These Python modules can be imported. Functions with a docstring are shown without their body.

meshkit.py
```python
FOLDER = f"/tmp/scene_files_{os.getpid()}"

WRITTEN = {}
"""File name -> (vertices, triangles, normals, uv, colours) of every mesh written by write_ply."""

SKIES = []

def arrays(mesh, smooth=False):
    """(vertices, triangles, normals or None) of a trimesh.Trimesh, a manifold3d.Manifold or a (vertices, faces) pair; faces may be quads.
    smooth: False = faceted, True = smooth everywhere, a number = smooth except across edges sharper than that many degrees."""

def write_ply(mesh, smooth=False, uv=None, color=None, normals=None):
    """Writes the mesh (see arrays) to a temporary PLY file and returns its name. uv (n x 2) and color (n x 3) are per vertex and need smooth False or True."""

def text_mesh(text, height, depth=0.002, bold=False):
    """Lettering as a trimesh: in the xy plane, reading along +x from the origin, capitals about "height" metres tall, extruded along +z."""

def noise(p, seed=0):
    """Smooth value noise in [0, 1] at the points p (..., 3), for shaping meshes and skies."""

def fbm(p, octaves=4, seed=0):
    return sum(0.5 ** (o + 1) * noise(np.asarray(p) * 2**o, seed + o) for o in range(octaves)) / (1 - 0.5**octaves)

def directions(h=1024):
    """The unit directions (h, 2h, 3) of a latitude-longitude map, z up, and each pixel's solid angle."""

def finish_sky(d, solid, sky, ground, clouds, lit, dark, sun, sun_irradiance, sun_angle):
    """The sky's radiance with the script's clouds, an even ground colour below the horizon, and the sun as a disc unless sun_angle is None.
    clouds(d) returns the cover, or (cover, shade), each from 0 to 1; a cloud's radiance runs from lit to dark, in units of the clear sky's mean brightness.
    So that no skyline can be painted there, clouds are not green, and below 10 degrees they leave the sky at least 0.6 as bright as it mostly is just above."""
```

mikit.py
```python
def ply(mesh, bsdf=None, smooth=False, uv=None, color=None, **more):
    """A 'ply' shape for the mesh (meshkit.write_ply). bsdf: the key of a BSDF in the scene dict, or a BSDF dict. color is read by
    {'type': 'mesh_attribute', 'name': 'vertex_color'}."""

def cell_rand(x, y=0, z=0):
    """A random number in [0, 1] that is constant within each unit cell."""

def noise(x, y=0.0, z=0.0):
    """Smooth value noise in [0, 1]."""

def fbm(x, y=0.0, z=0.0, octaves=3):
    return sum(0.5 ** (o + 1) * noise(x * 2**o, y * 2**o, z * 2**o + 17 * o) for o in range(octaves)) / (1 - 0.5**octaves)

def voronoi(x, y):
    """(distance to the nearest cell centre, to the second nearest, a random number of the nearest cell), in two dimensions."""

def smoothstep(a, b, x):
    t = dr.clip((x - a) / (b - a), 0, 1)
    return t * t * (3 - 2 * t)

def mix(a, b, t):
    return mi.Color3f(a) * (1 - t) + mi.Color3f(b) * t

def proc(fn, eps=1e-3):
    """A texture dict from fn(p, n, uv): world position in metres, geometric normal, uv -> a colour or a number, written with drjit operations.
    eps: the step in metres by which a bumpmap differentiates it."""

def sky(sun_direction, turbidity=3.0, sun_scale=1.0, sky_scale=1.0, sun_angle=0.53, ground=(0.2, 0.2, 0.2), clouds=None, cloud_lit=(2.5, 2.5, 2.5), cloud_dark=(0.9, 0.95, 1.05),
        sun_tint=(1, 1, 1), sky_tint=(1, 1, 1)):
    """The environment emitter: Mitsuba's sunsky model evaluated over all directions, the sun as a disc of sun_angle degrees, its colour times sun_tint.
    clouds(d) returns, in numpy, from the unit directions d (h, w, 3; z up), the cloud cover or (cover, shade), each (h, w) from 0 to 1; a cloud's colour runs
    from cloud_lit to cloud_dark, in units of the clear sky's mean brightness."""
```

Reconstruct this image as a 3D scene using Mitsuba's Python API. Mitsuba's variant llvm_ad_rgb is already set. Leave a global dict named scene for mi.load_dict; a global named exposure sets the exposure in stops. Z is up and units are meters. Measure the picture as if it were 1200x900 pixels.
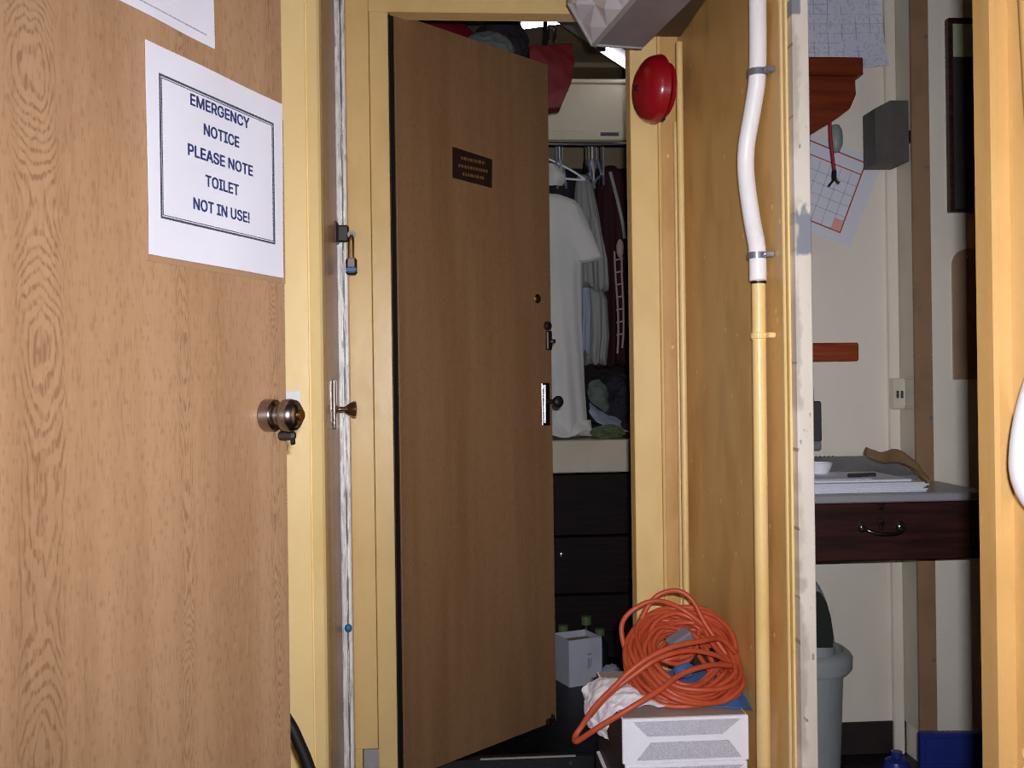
import math, random
import numpy as np, trimesh, manifold3d as m3
import drjit as dr
import mitsuba as mi
import mikit, meshkit
from mikit import noise, fbm, voronoi, smoothstep, mix, proc
from shapely.geometry import Polygon

T = mi.ScalarTransform4f
scene, labels = {}, {}
random.seed(4); rng = np.random.default_rng(4)

# ------------------------------------------------------------------ camera, light, exposure
# world: +y runs down the passage, +x to its right, z up; the photographer stands at x = y = 0
YAW, ROLL, EYE = math.radians(3.9), 0.0135, 1.02
RIGHT = np.array([math.cos(YAW), -math.sin(YAW), 0.0])
AHEAD = np.array([math.sin(YAW), math.cos(YAW), 0.0])
scene['camera'] = {'type': 'perspective', 'fov': 53.13, 'fov_axis': 'x', 'near_clip': 0.02, 'far_clip': 30.0,
                   'to_world': T().look_at(origin=[0, 0, EYE], target=[float(AHEAD[0]), float(AHEAD[1]), EYE],
                                           up=[float(ROLL * RIGHT[0]), float(ROLL * RIGHT[1]), 1.0])}
exposure = 0.0
# the camera's own flash, right of and above the lens
FLASH = 12.0
for i in range(6):
    fp = RIGHT * (0.014 + 0.005 * i) - AHEAD * 0.012 + np.array([0, 0, EYE + 0.036])
    scene[f'flash_{i + 1:03d}'] = {'type': 'spot', 'cutoff_angle': 52.0, 'beam_width': 8.0,
                                   'to_world': T().look_at(origin=fp.tolist(), target=(fp + AHEAD + .09 * RIGHT).tolist(), up=[0, 0, 1]),
                                   'intensity': {'type': 'rgb', 'value': [FLASH / 6 * .98, FLASH / 6, FLASH / 6 * 1.08]}}

# ------------------------------------------------------------------ helpers
def s2l(*c):
    c = np.asarray(c, float) / 255.0
    return [float(x) for x in np.where(c <= .04045, c / 12.92, ((c + .055) / 1.055) ** 2.4)]

def rgb(*c):
    return {'type': 'rgb', 'value': s2l(*c)}

def mat(key, color, rough=.55, metal=0.0, spec=.4, bump=None, **more):
    c = proc(color) if callable(color) else rgb(*color)
    b = {'type': 'principled', 'base_color': c, 'roughness': rough, 'metallic': metal, 'specular': spec, **more}
    if metal: b.pop('specular')
    if bump is not None:
        b = {'type': 'bumpmap', 'tex': proc(bump[0], eps=bump[2] if len(bump) > 2 else 1e-3), 'scale': bump[1], 'bsdf': b}
    scene[key] = {'type': 'twosided', 'bsdf': b}

def numbered(key):
    if key not in scene and key not in labels and not any(k.startswith(key + '__') for k in scene): return key
    i = 1
    while f'{key}_{i:03d}' in scene or f'{key}_{i:03d}' in labels: i += 1
    return f'{key}_{i:03d}'

def obj(name, mesh, m, parent=None, smooth=False, label=None, **more):
    key = numbered((parent + '__' if parent else '') + name)
    scene[key] = mikit.ply(mesh, m, smooth=smooth, **more)
    if label: labels[key] = {'label': label}
    return key

def thing(name, label, cat, group=None):
    key = numbered(name)
    labels[key] = {'label': label, 'category': cat}
    if group: labels[key]['group'] = group
    return key

def tag(key, label, cat, group=None, kind=None):
    labels[key] = {'label': label, 'category': cat}
    if group: labels[key]['group'] = group
    if kind: labels[key]['kind'] = kind
    return key

def struct(name, mesh, m, label=None, smooth=False):
    key = obj(name, mesh, m, smooth=smooth)
    labels[key] = {'kind': 'structure', 'label': label or name.replace('_', ' ')}
    return key

def hull(pts):
    return trimesh.convex.convex_hull(np.asarray(pts, float))

def box(x0, x1, y0, y1, z0, z1, b=0.0015):
    b = min(b, .45 * (x1 - x0), .45 * (y1 - y0), .45 * (z1 - z0))
    if b <= 0:
        m = trimesh.creation.box((x1 - x0, y1 - y0, z1 - z0)); m.apply_translation(((x0 + x1) / 2, (y0 + y1) / 2, (z0 + z1) / 2)); return m
    P = []
    for i in range(3):
        for sx in (0, 1):
            for sy in (0, 1):
                for sz in (0, 1):
                    q = [x1 - b if sx else x0 + b, y1 - b if sy else y0 + b, z1 - b if sz else z0 + b]
                    q[i] = ((x0, x1), (y0, y1), (z0, z1))[i][(sx, sy, sz)[i]]
                    P.append(q)
    return hull(P)

def join(*ms):
    return trimesh.util.concatenate(list(ms))

def prism(poly, z0, z1):                     # outline in x-y, upright
    m = trimesh.creation.extrude_polygon(Polygon(poly), z1 - z0, engine='earcut'); m.apply_translation((0, 0, z0)); return m

def slab(poly, y0, y1):                      # outline in x-z, thick along y
    m = trimesh.creation.extrude_polygon(Polygon(poly), y1 - y0, engine='earcut')
    v = m.vertices.copy(); m.vertices = np.stack([v[:, 0], y1 - v[:, 2], v[:, 1]], 1); return m

def spline(P, n=12, closed=False):
    P = np.asarray(P, float); N = len(P); out = []
    g = (lambda i: P[i % N]) if closed else (lambda i: P[min(max(i, 0), N - 1)])
    for i in range(N if closed else N - 1):
        p0, p1, p2, p3 = g(i - 1), g(i), g(i + 1), g(i + 2)
        for t in np.arange(n) / n:
            out.append(.5 * (2 * p1 + (p2 - p0) * t + (2 * p0 - 5 * p1 + 4 * p2 - p3) * t * t + (3 * p1 - p0 - 3 * p2 + p3) * t ** 3))
    if not closed: out.append(P[-1])
    return np.array(out)

def tube(P, r, sides=10):
    P = np.asarray(P, float); n = len(P); r = np.broadcast_to(r, (n,))
    t = np.gradient(P, axis=0); t /= np.linalg.norm(t, axis=1, keepdims=True) + 1e-12
    a = np.cross(t[0], [0, 0, 1.0] if abs(t[0, 2]) < .9 else [1.0, 0, 0]); A = []
    for k in range(n):
        a = a - t[k] * (a @ t[k]); a /= np.linalg.norm(a) + 1e-12; A.append(a)
    A = np.array(A); B = np.cross(t, A); th = np.arange(sides) * 2 * np.pi / sides
    v = (P[:, None] + r[:, None, None] * (np.cos(th)[None, :, None] * A[:, None] + np.sin(th)[None, :, None] * B[:, None])).reshape(-1, 3)
    i, j = np.meshgrid(np.arange(n - 1), np.arange(sides), indexing='ij'); j2 = (j + 1) % sides
    q = np.stack([i * sides + j, i * sides + j2, (i + 1) * sides + j2, (i + 1) * sides + j], -1).reshape(-1, 4)
    f = np.vstack([q[:, [0, 1, 2]], q[:, [0, 2, 3]]])
    v = np.vstack([v, P[:1], P[-1:]]); c0, c1 = n * sides, n * sides + 1; jj = np.arange(sides)
    f = np.vstack([f, np.stack([jj * 0 + c0, (jj + 1) % sides, jj], 1), np.stack([jj * 0 + c1, (n - 1) * sides + jj, (n - 1) * sides + (jj + 1) % sides], 1)])
    return trimesh.Trimesh(v, f, process=False)

def lathe(profile, origin=(0, 0, 0), axis=(0, 0, 1), n=28):
    m = trimesh.creation.revolve(np.asarray(profile, float), sections=n)
    m.apply_transform(trimesh.geometry.align_vectors([0, 0, 1], np.asarray(axis, float) / np.linalg.norm(axis)))
    m.apply_translation(origin); return m

def frame(o, ex, ey, ez=(0, 0, 1)):
    M = np.eye(4); M[:3, 0], M[:3, 1], M[:3, 2], M[:3, 3] = ex, ey, ez, o; return M

def moved(m, M):
    m = m.copy(); m.apply_transform(M); return m

def ball(c, r, sub=3):
    m = trimesh.creation.icosphere(sub); m.vertices = m.vertices * np.broadcast_to(r, (3,)) + np.asarray(c, float); return m

def lump(c, r, amp=.2, freq=2.0, seed=1, sub=4, ridge=True):
    m = trimesh.creation.icosphere(sub); v = m.vertices
    k = meshkit.fbm(v * freq + 11.3, 4, seed); k = 1 - np.abs(2 * k - 1) if ridge else k
    m.vertices = v * (1 + amp * (2 * k - 1.2))[:, None] * np.broadcast_to(r, (3,)) + np.asarray(c, float); return m

def garment(cx, cy, rows, depth, folds=7, amp=.18, seed=0, n=96, lean=(0, 0)):
    """A hanging garment as one closed hollow-looking tube: rows = (z, half width, x shift), folded more towards the hem."""
    rows = sorted(rows, key=lambda r: -r[0]); z = np.array([r[0] for r in rows]); zz = np.linspace(z[0], z[-1], 44)
    w = np.interp(-zz, -z, [r[1] for r in rows]); sh = np.interp(-zz, -z, [r[2] for r in rows]); V = []
    th = np.arange(n) * 2 * np.pi / n
    for k, h in enumerate(zz):
        f = (z[0] - h) / (z[0] - z[-1])
        d = depth * min(1, w[k] / max(w) + .15) * (.75 + .4 * f)
        ph = seed + .7 * math.sin(3 * f + seed)
        wob = 1 + amp * min(1, .15 + 1.3 * f) * (np.sin(folds * th + ph + .6 * np.sin(2 * th + 3 * f)) * .7 + .5 * np.sin((folds * 1.7 // 1 + 2) * th + 2.3 * ph))
        V.append(np.stack([cx + sh[k] + w[k] * np.cos(th) * (1 + .04 * (wob - 1)) + lean[0] * f, cy + d * np.sin(th) * wob + lean[1] * f, np.full(n, h) - .012 * f * np.sin(folds * th + ph)], 1))
    V = np.vstack(V); i, j = np.meshgrid(np.arange(len(zz) - 1), np.arange(n), indexing='ij'); j2 = (j + 1) % n
    q = np.stack([i * n + j, (i + 1) * n + j, (i + 1) * n + j2, i * n + j2], -1).reshape(-1, 4)
    F = np.vstack([q[:, [0, 1, 2]], q[:, [0, 2, 3]]]); c0, c1 = len(V), len(V) + 1
    V = np.vstack([V, V[:n].mean(0), V[-n:].mean(0)]); jj = np.arange(n); L = (len(zz) - 1) * n
    F = np.vstack([F, np.stack([jj * 0 + c0, jj, (jj + 1) % n], 1), np.stack([jj * 0 + c1, L + (jj + 1) % n, L + jj], 1)])
    return trimesh.Trimesh(V, F, process=False)

# ------------------------------------------------------------------ materials
def paint(base, dark, scale=14.0, spots=None, amt=.5, streak=0.0):
    base, dark = s2l(*base), s2l(*dark)
    def fn(p, n, uv):
        k = fbm(p.x * scale, p.y * scale, p.z * scale * .45, 4)
        c = mix(base, dark, smoothstep(.42, .8, k) * amt)
        if streak: c = mix(c, dark, smoothstep(.5, .8, noise(p.x * 160, p.y * 160, p.z * 5)) * streak)
        if spots:
            d, _, w = voronoi((p.y + p.x) * 15, p.z * 11)
            c = mix(c, s2l(*spots), smoothstep(.07, .03, d) * dr.select(w > .72, 1.0, 0.0) * .7)
        return c
    return fn

def gloss(p, n, uv): return fbm(p.x * 60, p.y * 60, p.z * 30, 3)
mat('yellow_paint', paint((238, 208, 146), (226, 192, 124), 9, None, .6), .38, bump=(gloss, .0006))
mat('yellow_trim', paint((232, 198, 134), (216, 180, 112), 11, None, .6), .36, bump=(gloss, .0005))
mat('mustard_panel', paint((204, 162, 100), (180, 136, 76), 12, (240, 214, 146), .75), .4, bump=(gloss, .0008))
mat('yellow_trim_dimmed', paint((182, 142, 86), (166, 126, 70), 11, None, .6), .4, bump=(gloss, .0005))  # yellow trim with a darkened colour, offsetting the strong flash up close
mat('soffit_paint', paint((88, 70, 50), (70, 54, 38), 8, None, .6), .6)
mat('wardrobe_cream', paint((196, 184, 160), (178, 164, 138), 8, None, .6), .5)
mat('cream_paint', paint((226, 216, 202), (210, 198, 182), 6, None, .6), .5, bump=(gloss, .0004))
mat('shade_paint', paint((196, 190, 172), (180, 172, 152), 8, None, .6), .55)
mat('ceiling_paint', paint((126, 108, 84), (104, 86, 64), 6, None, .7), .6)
mat('floor_vinyl', paint((20, 19, 24), (9, 9, 13), 22, (70, 70, 86), .9), .45)
mat('skirting', paint((46, 34, 34), (26, 20, 22), 20), .5)

def oak(o, d, light, mid, dark, cols, seed):
    light, mid, dark = s2l(*light), s2l(*mid), s2l(*dark)
    def fn(p, n, uv):
        t = (p.x - o[0]) * d[0] + (p.y - o[1]) * d[1]; z = p.z
        k = fbm(t * 22 + seed, z * 1.3, 3.0, 3)
        c = mix(light, mid, smoothstep(.25, .75, k))
        c = mix(c, dark, smoothstep(.58, .95, noise(t * 560 + seed, z * 130, 1.0)) * .25)
        c = mix(c, dark, smoothstep(.6, .95, noise(t * 420 + seed, z * 36, 8.0)) * .1)
        c = mix(c, light, smoothstep(.62, .95, noise(t * 420 + 7, z * 75, 5.0)) * .5)
        for (t0, w, f, s) in cols:
            wob = (noise(z * 6 + s, 2.0 + s) - .5) * w * .7
            u = (t - t0 - wob) / w
            g = u * u * 2.0 + f * noise(z * 8.5 + s, 3.0 + s) + 1.5 * (fbm(z * 30, u * 2.2, s, 3) - .5)
            line = smoothstep(.5, .95, .5 + .5 * dr.cos(2 * math.pi * g))
            c = mix(c, light, smoothstep(1.1, .3, dr.abs(u)) * .3)
            c = mix(c, dark, line * smoothstep(1.35, .8, dr.abs(u)) * .5 * (.35 + .65 * smoothstep(.35, .65, noise(t * 640, z * 110, s))))
        return c
    return fn

FE, LD = (-.19, 1.266), (.381, .9245)                # the left door: its free edge, and the way from hinge to free edge
mat('oak_door', oak(FE, (-LD[0], -LD[1]), (168, 133, 101), (154, 119, 87), (102, 71, 48), [(.402, .024, 15.0, 1.0), (.2, .011, 11.0, 4.0), (.028, .010, 13.0, 8.0)], 0.0), .5)
HG, ED = (-.115, 2.52), (.724, .690)                 # the middle door: its hinge, and the way to its free edge
mat('walnut_door', oak(HG, ED, (146, 111, 78), (134, 99, 67), (92, 64, 43), [], 20.0), .5)
mat('side_door_laminate', oak((0, 0), (0, 1), (170, 124, 86), (150, 106, 70), (100, 66, 40), [], 40.0), .3)
def wood(a, b, s):
    a, b = s2l(*a), s2l(*b)
    return lambda p, n, uv: mix(a, b, smoothstep(.3, .75, fbm(p.x * 9 * s, p.y * 9 * s, p.z * 90 * s, 3)))
mat('mahogany', wood((118, 50, 26), (98, 38, 18), .6), .35)
mat('red_timber', wood((150, 66, 30), (112, 44, 18), 1.0), .4)
mat('dark_timber', wood((60, 30, 26), (38, 18, 16), 1.0), .4)
mat('black_timber', wood((32, 19, 19), (20, 12, 12), 1.0), .65, spec=.15)
mat('brown_batten', paint((148, 116, 88), (126, 96, 70), 20, None, .6), .5)
mat('brown_hardboard', paint((160, 130, 104), (138, 108, 84), 12, None, .6), .5)

def strip_fn(p, n, uv):
    c = mix(s2l(246, 242, 236), s2l(214, 210, 206), smoothstep(.4, .7, fbm(p.z * 30, p.x * 200, p.y * 60, 3)))
    band = smoothstep(.0035, .0015, dr.abs(p.x + .2285))
    c = mix(c, s2l(70, 66, 66), band * smoothstep(.34, .5, fbm(p.z * 24 + 9, p.x * 500, 3.0, 4)) * .85)
    return mix(c, s2l(96, 88, 86), smoothstep(.68, .75, fbm(p.z * 34, p.x * 300, 8.0, 3)) * .5)
mat('worn_metal', strip_fn, .4)

def post_fn(p, n, uv):
    c = mix(s2l(226, 214, 200), s2l(206, 192, 174), fbm(p.x * 30, p.z * 8, 0, 3))
    grey = s2l(132, 132, 140)
    w = .02 * (fbm(p.z * 40, p.x * 60, 2.0, 3) - .5)
    edge = smoothstep(.612, .604, p.x + w)
    c = mix(c, s2l(150, 138, 126), edge * .5 * smoothstep(.35, .6, fbm(p.z * 11, 1.0, 4.0, 3)))
    patch = smoothstep(.046, .036, dr.abs(p.z + w * 2 - 1.272)) * smoothstep(.600, .606, p.x + w)
    patch = dr.maximum(patch, smoothstep(.016, .012, dr.abs(p.z - 1.655)) * smoothstep(.617, .613, p.x))
    c = mix(c, grey, patch)
    return mix(c, s2l(84, 72, 66), smoothstep(.78, .84, fbm(p.x * 90, p.z * 60, 7.0, 3)) * .6)
mat('chipped_paint', post_fn, .5)

mat('paper', (212, 212, 222), .6)
mat('ink_navy', (44, 50, 96), .7)
mat('ink_grey', (70, 72, 84), .7)
mat('ink_pale', (150, 150, 160), .7)
mat('ink_red', (176, 96, 74), .7)
mat('pale_red_print', (226, 160, 146), .7)
mat('laminate_edge', (158, 126, 96), .25)
mat('white_plastic', (236, 236, 240), .35)
mat('pipe_white', (236, 232, 232), .4)
mat('grey_band', (140, 142, 150), .35, .6)
mat('chrome', (205, 205, 208), .14, 1.0)
mat('dull_chrome', (150, 146, 142), .22, 1.0)
mat('brass', (150, 112, 62), .28, 1.0)
mat('dark_metal', (58, 54, 52), .4, .7)
mat('black_rubber', (18, 15, 16), .55)
mat('bell_red', paint((150, 12, 24), (124, 8, 18), 20), .22, clearcoat=.5)
mat('bag_red', paint((112, 12, 20), (84, 8, 14), 25), .6)
mat('maroon_cloth', paint((52, 16, 24), (36, 10, 16), 30), .85)
mat('dark_cloth', paint((40, 36, 44), (24, 22, 28), 30), .85)
mat('grey_green_cloth', paint((96, 104, 98), (64, 70, 66), 30), .85)
mat('white_cloth', paint((214, 210, 203), (194, 194, 196), 9), .85)
mat('grey_cloth', paint((150, 150, 146), (128, 128, 126), 14, None, .7, .4), .85)
mat('blue_grey_cloth', paint((150, 158, 176), (126, 132, 150), 12), .85)
mat('green_plastic', (92, 108, 76), .45)
mat('blue_cloth', paint((70, 110, 168), (52, 84, 134), 40), .8)
mat('blue_plastic', paint((36, 48, 122), (26, 36, 96), 20), .35)
mat('blue_plug', (50, 112, 170), .4)
mat('cable_orange', paint((190, 82, 52), (168, 62, 38), 60), .42)
mat('plug_grey', (120, 120, 130), .35)
mat('carton_white', paint((246, 244, 250), (236, 234, 244), 18), .5)
mat('carton_side', paint((60, 46, 52), (34, 30, 46), 20), .35)
mat('carton_top', paint((168, 154, 144), (150, 134, 124), 18), .3)
def print_fn(p, n, uv):
    return mix(s2l(214, 212, 222), s2l(172, 170, 182), smoothstep(.3, .7, noise(p.x * 1100, p.z * 1400, 2.0)) * .9)
mat('grey_print', print_fn, .55)
mat('cardboard', paint((150, 122, 92), (124, 98, 70), 18), .7)
mat('box_white', paint((190, 192, 202), (170, 170, 180), 18), .6)
mat('bag_film', (244, 242, 250), .25, spec=.6)
mat('bin_grey', paint((148, 152, 152), (132, 136, 136), 20), .42)
mat('bin_dark', (40, 42, 40), .3)
mat('speaker_grey', paint((84, 82, 78), (66, 64, 60), 60), .6)
mat('dark_board', paint((62, 60, 60), (48, 46, 46), 20), .55)
mat('pale_green_paper', paint((190, 204, 170), (172, 188, 150), 30), .6)
mat('desk_pad', paint((120, 122, 128), (104, 106, 112), 20), .55)
mat('desk_top', paint((150, 148, 150), (128, 126, 128), 16), .4)
mat('leather', paint((138, 112, 80), (108, 84, 56), 25), .55)
mat('float_green', (126, 140, 132), .45)
mat('strap_red', (160, 34, 46), .6)
mat('pinkish_strap', (162, 138, 132), .7)
mat('plate_dark', paint((46, 30, 24), (30, 20, 18), 60), .35)
mat('plate_print', (120, 84, 44), .5)
mat('acrylic', (214, 212, 220), .16, spec=.7)
mat('housing_grey', paint((128, 124, 132), (112, 108, 114), 14), .45)
mat('sticker', (222, 220, 226), .5)
mat('socket_cream', (206, 198, 178), .4)
mat('steel_grey', (160, 160, 160), .45)
mat('black_gap', (20, 17, 18), .6)
def chart_fn(p, n, uv):
    q = dr.minimum(dr.abs(p.x * 26 - dr.floor(p.x * 26) - .5), dr.abs(p.z * 38 - dr.floor(p.z * 38) - .5))
    c = mix(s2l(224, 225, 236), s2l(208, 211, 226), fbm(p.x * 9, p.z * 9, 1.0, 3))
    c = mix(c, s2l(168, 172, 200), smoothstep(.05, .02, q) * smoothstep(.3, .55, noise(p.x * 60, p.z * 44, 2.0)))
    return mix(c, s2l(178, 176, 198), smoothstep(.64, .8, noise(p.x * 240, p.z * 150, 4.0)) * .5)
mat('chart_paper', chart_fn, .65)

# ------------------------------------------------------------------ the setting
struct('floor', box(-1.2, 2.2, -1.6, 4.5, -.05, 0, 0), 'floor_vinyl', 'dark vinyl floor')
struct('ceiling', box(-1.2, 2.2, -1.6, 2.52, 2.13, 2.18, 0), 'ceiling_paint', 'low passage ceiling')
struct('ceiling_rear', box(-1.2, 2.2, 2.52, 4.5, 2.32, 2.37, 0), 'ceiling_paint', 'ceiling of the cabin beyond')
struct('wall_back', box(-1.2, 2.2, -1.6, -1.55, 0, 2.13, 0), 'yellow_paint')
struct('wall_left', box(-.48, -.43, -1.55, 1.85, 0, 2.13, 0), 'yellow_paint')
struct('wall_left_return', prism([(-.48, 1.85), (-.2375, 1.85), (-.2365, 1.853), (-.2345, 1.853), (-.2335, 1.851), (-.2175, 1.862), (-.2135, 1.868), (-.2135, 1.905), (-.48, 1.905)], 0, 2.13), 'yellow_paint', 'pale yellow end of the left wall behind the open door')
struct('wall_left_far', box(-.30, -.256, 1.9, 2.55, 0, 2.13, 0), 'yellow_paint')
struct('wall_right', box(.6, .6285, 1.735, 2.56, 0, 2.13, .001), 'mustard_panel', 'mustard painted panel right of the passage')
struct('wall_right_near', box(.6, .6285, -1.55, 1.094, 0, 2.13, 0), 'mustard_panel')
struct('wall_right_over', box(.6, .6285, 1.094, 1.735, 1.98, 2.13, 0), 'mustard_panel')
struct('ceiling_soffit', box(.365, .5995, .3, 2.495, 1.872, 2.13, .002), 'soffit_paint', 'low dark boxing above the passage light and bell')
struct('wall_end', join(box(-1.2, -.14, 2.545, 2.58, 0, 2.32, 0), box(.49, .6285, 2.545, 2.58, 0, 2.32, 0), box(-.14, .49, 2.545, 2.58, 1.945, 2.32, 0)), 'yellow_paint')
# middle doorway: boards of its frame
struct('trim_1', join(box(-.2225, -.167, 2.5, 2.56, .14, 2.0), box(-.2225, -.204, 2.5, 2.56, 0, .14)), 'yellow_trim', 'left outer board of the middle door frame')
struct('trim_2', box(-.1655, -.12, 2.5, 2.56, 0, 1.928), 'yellow_trim', 'left inner board of the middle door frame')
struct('trim_3', box(-.167, .62, 2.502, 2.56, 1.9285, 2.13), 'yellow_trim', 'head of the middle door frame')
struct('trim_4', join(box(.472, .540, 2.5, 2.56, 0, 1.928), box(.541, .549, 2.496, 2.56, 0, 1.928, .003)), 'yellow_trim', 'right board of the middle door frame')
struct('trim_5', box(-.256, -.2235, 2.51, 2.56, 0, 2.13), 'yellow_paint', 'narrow recessed strip beside the middle door frame')
struct('trim_6', box(-.202, -.160, 2.502, 2.545, 0, .138), 'steel_grey', 'bare grey metal foot of the door frame')
struct('trim_7', box(.549, .6, 2.53, 2.56, 0, 2.13), 'mustard_panel', 'recessed corner between door frame and right panel')
# worn metal channel at the end of the locked side door
struct('trim_8', prism([(-.256, 2.43), (-.238, 2.43), (-.2375, 2.426), (-.2335, 2.426), (-.233, 2.432), (-.231, 2.432), (-.2305, 2.427), (-.2265, 2.427), (-.226, 2.434), (-.2235, 2.434), (-.223, 2.426), (-.2185, 2.426), (-.218, 2.455), (-.256, 2.455)], 0, 2.13), 'worn_metal', 'worn whitish metal channel at the edge of the locked side door')
tag(obj('rivet', ball((-.2275, 2.425, .452), (.009, .007, .010), 2), 'blue_plug', smooth=True), 'small blue plug stuck on the worn metal channel low down', 'plug')
# right doorway: chipped post, casing
struct('trim_9', box(.6005, .629, 1.7, 1.735, 0, 2.13, .0015), 'chipped_paint', 'chipped whitish door post of the side room')
struct('trim_10', join(box(.594, .5995, 1.742, 1.752, 0, 2.13, .002), box(.5955, .6, 1.722, 1.734, 0, 2.13, .001)), 'yellow_trim', 'thin yellow edging along the chipped door post')
struct('trim_11', prism([(.6, 1.096), (.596, 1.096), (.588, 1.09), (.588, 1.062), (.582, 1.058), (.582, 1.046), (.586, 1.042), (.6, 1.042)], 0, 2.13), 'yellow_trim_dimmed', 'pale yellow casing at the near side of the right doorway')
# side room
struct('wall_side_rear', box(.6285, 1.26, 2.72, 2.75, 0, 2.13, 0), 'cream_paint', 'cream rear wall of the side room')
struct('wall_side_boxing', prism([(1.25, 2.55), (2.2, 2.55), (2.2, 2.75), (1.25, 2.75)], 0, 2.13), 'cream_paint', 'cream boxed-out part of the side room wall')
struct('wall_side_right', box(2.15, 2.2, -.3, 2.55, 0, 2.13, 0), 'cream_paint')
struct('wall_side_near', box(.6285, 2.15, .2, .25, 0, 2.13, 0), 'cream_paint')
struct('baseboard_side', join(box(.63, 1.25, 2.712, 2.7195, 0, .088), box(1.246, 2.1, 2.542, 2.5495, 0, .088)), 'skirting', 'dark skirting of the side room')
struct('trim_12', box(1.2415, 1.2495, 2.556, 2.718, 0.09, 2.13), 'shade_paint', 'greyish cheek of the boxed-out wall')
k = struct('trim_13', box(1.206, 1.2515, 2.538, 2.549, .1, 2.13, .001), 'brown_batten', 'brown upright batten with screws on the corner of the boxed-out wall')
for z in (1.893, 1.558, .918, .58, .30):
    obj('screw', lathe([(0, .003), (.0035, .002), (.005, 0), (0, 0)], (1.244, 2.538, z), (0, -1, 0), 12), 'grey_band', k)
struct('trim_14', box(1.212, 1.2405, 2.70, 2.719, .0, 2.13, .003), 'cream_paint', 'cream upright cable trunking in the side room')
# cabin beyond
struct('wall_rear', box(-1.2, 2.2, 4.4, 4.45, 0, 2.32, 0), 'ceiling_paint')
struct('wall_rear_left', box(-1.2, -1.15, 2.58, 4.4, 0, 2.32, 0), 'ceiling_paint')
struct('wall_rear_right', box(1.25, 1.3, 2.76, 4.4, 0, 2.32, 0), 'ceiling_paint')
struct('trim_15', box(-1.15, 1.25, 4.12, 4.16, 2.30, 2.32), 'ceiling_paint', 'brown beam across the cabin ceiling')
struct('trim_16', prism([(-.12, 2.66), (.48, 2.66), (.48, 2.69), (-.12, 2.69)], 0, .045), 'floor_vinyl', 'raised sill behind the middle door')
struct('trim_17', box(.085, .335, 2.655, 2.662, .045, .049, .001), 'steel_grey', 'thin pale metal edge of the door sill')

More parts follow.
